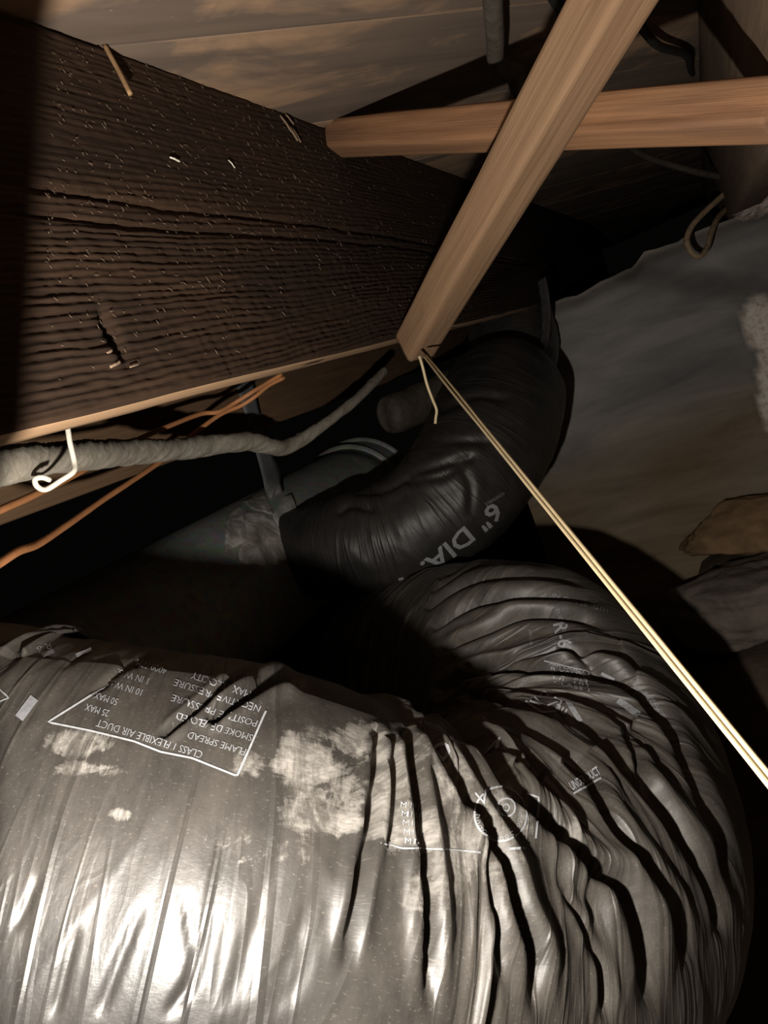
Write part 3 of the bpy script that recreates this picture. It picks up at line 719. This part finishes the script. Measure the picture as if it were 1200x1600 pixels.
# ------------------------------------------------------------------ printing on the ducts
def bvh_of(o):
    me = o.data; off = np.array(o.matrix_world.translation) if False else np.array(o.location) + np.array(o.parent.location)
    return BVHTree.FromPolygons([tuple(np.array(v.co) + off) for v in me.vertices], [tuple(p.vertices) for p in me.polygons])
BV = {'B': bvh_of(oB), 'S': bvh_of(oS)}
def lay(name, uvs, faces, which, parent, mat=M_print, lift=.0009, maxjump=.035):
    """lay flat print (in picture pixels of the calibrated view) on the skin itself; pieces that would bridge a fold are dropped"""
    V = []; ok = []
    for (x, y) in uvs:
        d = Vector(nrm(ray(x, y))); hit = BV[which].ray_cast(Vector(OFF), d)
        if hit[0] is None: V.append((0, 0, 0)); ok.append(False)
        else:
            n = hit[1]; n = n if n.dot(d) < 0 else -n
            V.append(tuple(hit[0] + n * lift)); ok.append(True)
    V = np.array(V); Fc = []
    for f in faces:
        if not all(ok[i] for i in f): continue
        P = V[list(f)]; ex = np.linalg.norm(P - P.mean(0), axis=1).max()
        pix = np.array([uvs[i] for i in f]); ep = np.linalg.norm(pix - pix.mean(0), axis=1).max()
        if ex > .004 + ep / F * 4.0: continue
        Fc.append(list(f))
    if not Fc: return None
    used = sorted({i for f in Fc for i in f}); mp = {k: i for i, k in enumerate(used)}
    o = mesh(name, V[used], [[mp[i] for i in f] for f in Fc], mat, parent, V[used][:, :2], flat=True)
    par = list(range(len(used)))
    def root(i):
        while par[i] != i: i = par[i]
        return i
    for f in Fc:
        for i in f[1:]: par[root(mp[i])] = root(mp[f[0]])
    if len({root(i) for i in range(len(used))}) > 1: o['kind'] = 'stuff'      # small print, not to be picked apart
    return o
def text(s, anchor, read, height, which, parent, mat=M_print, width=None, name='printed_text', bold=.0, lean=None):
    """anchor = pixel of the text's lower-left in its own reading frame; read = reading direction in pixels"""
    cu = bpy.data.curves.new('t', 'FONT'); cu.body = s; cu.size = 1; cu.resolution_u = 2; cu.offset = bold
    ob = bpy.data.objects.new('t', cu); COL.objects.link(ob); dg = bpy.context.evaluated_depsgraph_get()
    me = bpy.data.meshes.new_from_object(ob.evaluated_get(dg)); bpy.data.objects.remove(ob); bpy.data.curves.remove(cu)
    bm = bmesh.new(); bm.from_mesh(me); bpy.data.meshes.remove(me)
    bmesh.ops.triangulate(bm, faces=bm.faces[:])
    if height > 12: bmesh.ops.subdivide_edges(bm, edges=[e for e in bm.edges if e.calc_length() > .25], cuts=2)
    bmesh.ops.triangulate(bm, faces=bm.faces[:])
    P = np.array([v.co[:2] for v in bm.verts]); Fc = [[v.index for v in f.verts] for f in bm.faces]; bm.free()
    r = nrm(np.array(read, float)); u = np.array([r[1], -r[0]]) if lean is None else nrm(np.array(lean, float))
    sc = height / .7; k = 1.0 if width is None else width / (P[:, 0].max() * sc)
    uvs = [tuple(np.array(anchor) + r * p[0] * sc * k + u * p[1] * sc) for p in P]
    return lay(name, uvs, Fc, which, parent, mat)
def line(pts, w, which, parent, mat=M_print, name='printed_line', step=6):
    pts = np.array(pts, float); L = np.r_[0, np.cumsum(np.linalg.norm(np.diff(pts, axis=0), axis=1))]
    n = max(2, int(L[-1] / step)); t = np.linspace(0, L[-1], n)
    Q = np.stack([np.interp(t, L, pts[:, 0]), np.interp(t, L, pts[:, 1])], 1)
    T = np.gradient(Q, axis=0); T /= np.linalg.norm(T, axis=1)[:, None]; Nn = np.stack([-T[:, 1], T[:, 0]], 1)
    uvs = np.vstack([Q + Nn * w / 2, Q - Nn * w / 2]); Fc = [[i, i + 1, n + i + 1, n + i] for i in range(n - 1)]
    return lay(name, [tuple(p) for p in uvs], Fc, which, parent, mat)
# small duct
text('6" DIA.', (772, 783), (-.74, .62), 27, 'S', flexS, width=152, bold=.02)
text('FORMABLE', (786, 768), (-.62, .40), 5, 'S', flexS, M_print2)
line([(634, 932), (626, 902)], 8, 'S', flexS)
# large duct, label box (printed upside down to the camera)
line([(210, 1046), (75, 1130), (140, 1143), (210, 1160), (250, 1176), (300, 1186), (370, 1214), (392, 1165), (415, 1112)], 3, 'B', flexB)
rd = (-.955, -.295); up_ = (-.38, .92)
def row(s, a, w, h=11): text(s, a, rd, h, 'B', flexB, M_print2, width=w, lean=up_)
row('CLASS 1 FLEXIBLE AIR DUCT', (318, 1176), 172, 12)
row('FLAME SPREAD', (386, 1172), 95); row('25 MAX', (172, 1112), 38)
row('SMOKE DEVELOPED', (396, 1150), 125); row('50 MAX', (186, 1094), 38)
row('POSITIVE PRESSURE', (404, 1128), 140); row('10 IN W.G.', (226, 1080), 60)
row('NEGATIVE PRESSURE', (408, 1104), 140); row('1 IN W.G.', (236, 1062), 55)
row('MAX VELOCITY', (392, 1080), 95); row('4000 FPM', (262, 1046), 50)
line([(30, 1124), (54, 1092)], 15, 'B', flexB, M_print2)
line([(-6, 1074), (14, 1092), (-6, 1100)], 2.5, 'B', flexB)
text('R-6', (78, 1004), (-.9, .3), 12, 'B', flexB, M_print2); line([(66, 1026), (84, 1019)], 7, 'B', flexB, M_print2); line([(118, 1026), (142, 1016)], 6, 'B', flexB, M_print2)
# right hand printing
text('R-6', (864, 974), (.22, .97), 22, 'B', flexB, width=40, bold=.015)
text('A', (758, 1178), (.92, -.39), 24, 'B', flexB, bold=.03, lean=(.5, -.85)); text('D', (690, 1192), (.75, -.66), 26, 'B', flexB, bold=.03)
text('UNDER DUCT', (895, 1236), (.86, -.51), 14, 'B', flexB, width=52, bold=.02); line([(896, 1241), (940, 1216)], 3, 'B', flexB)
for k, s in enumerate(('AIR DUCT', 'R VALUE', 'LISTED', 'UL 181', 'CLASS 1')):
    text(s, (858 + k * 1.5, 1038 + k * 7.5), (.97, .24), 5, 'B', flexB, width=58)
line([(850, 1032), (920, 1049), (916, 1070)], 2, 'B', flexB); line([(940, 1052), (960, 1062)], 5, 'B', flexB)
for k in range(4): text('INNER CORE', (985 + k * 10, 1064 + k * 9), (.55, .83), 6, 'B', flexB, M_print2, width=40)
line([(966, 1094), (998, 1118)], 11, 'B', flexB, M_print2)
# shield mark with fanned stripes
line([(822, 1096), (850, 1080), (878, 1096), (868, 1112), (846, 1114), (822, 1096)], 2.5, 'B', flexB)
for k in range(6):
    a = math.radians(-155 + k * 27); line([(850 + 6 * math.cos(a), 1104 + 4 * math.sin(a)), (850 + 24 * math.cos(a), 1104 + 20 * math.sin(a))], 3, 'B', flexB)
text('au', (866, 1108), (.86, .5), 15, 'B', flexB, bold=.02)
line([(882, 1088), (908, 1128)], 8, 'B', flexB, M_print2); text('DUCT', (815, 1078), (.5, -.86), 7, 'B', flexB, M_print2)
# round seal
def ringp(c, rx, ry, w, n=40, mat=M_print):
    line([(c[0] + rx * math.cos(t), c[1] + ry * math.sin(t)) for t in np.linspace(0, 2 * math.pi, n)], w, 'B', flexB, mat)
ringp((782, 1272), 40, 42, 3); ringp((790, 1262), 14, 14, 3); ringp((790, 1262), 6, 6, 2.5)
for k in range(14):
    t = math.radians(-10 + k * 14); text('O', (782 + 30 * math.cos(t) - 3, 1272 + 32 * math.sin(t) + 3), (-math.sin(t), math.cos(t)), 6, 'B', flexB)
text('V', (748, 1260), (.9, -.3), 22, 'B', flexB); line([(796, 1326), (820, 1326)], 4, 'B', flexB)
line([(822, 1240), (842, 1246), (836, 1310)], 3, 'B', flexB); line([(596, 1318), (628, 1326), (660, 1326), (700, 1328), (750, 1332)], 2.5, 'B', flexB)
for k in range(5): text('M181', (626 + k * 1.5, 1262 + k * 14), (.95, .1), 9, 'B', flexB, width=30)
text('DUCT CO', (868, 952), (.3, .95), 6, 'B', flexB, M_print2); text('IN. DIA. LENGTH', (862, 932), (.93, .28), 6, 'B', flexB, M_print2, width=90)
text('PRESSURE', (800, 862), (.98, .08), 5, 'B', flexB, M_print2, width=50); text('6IN DIA', (826, 984), (.1, .99), 5, 'B', flexB, M_print2)
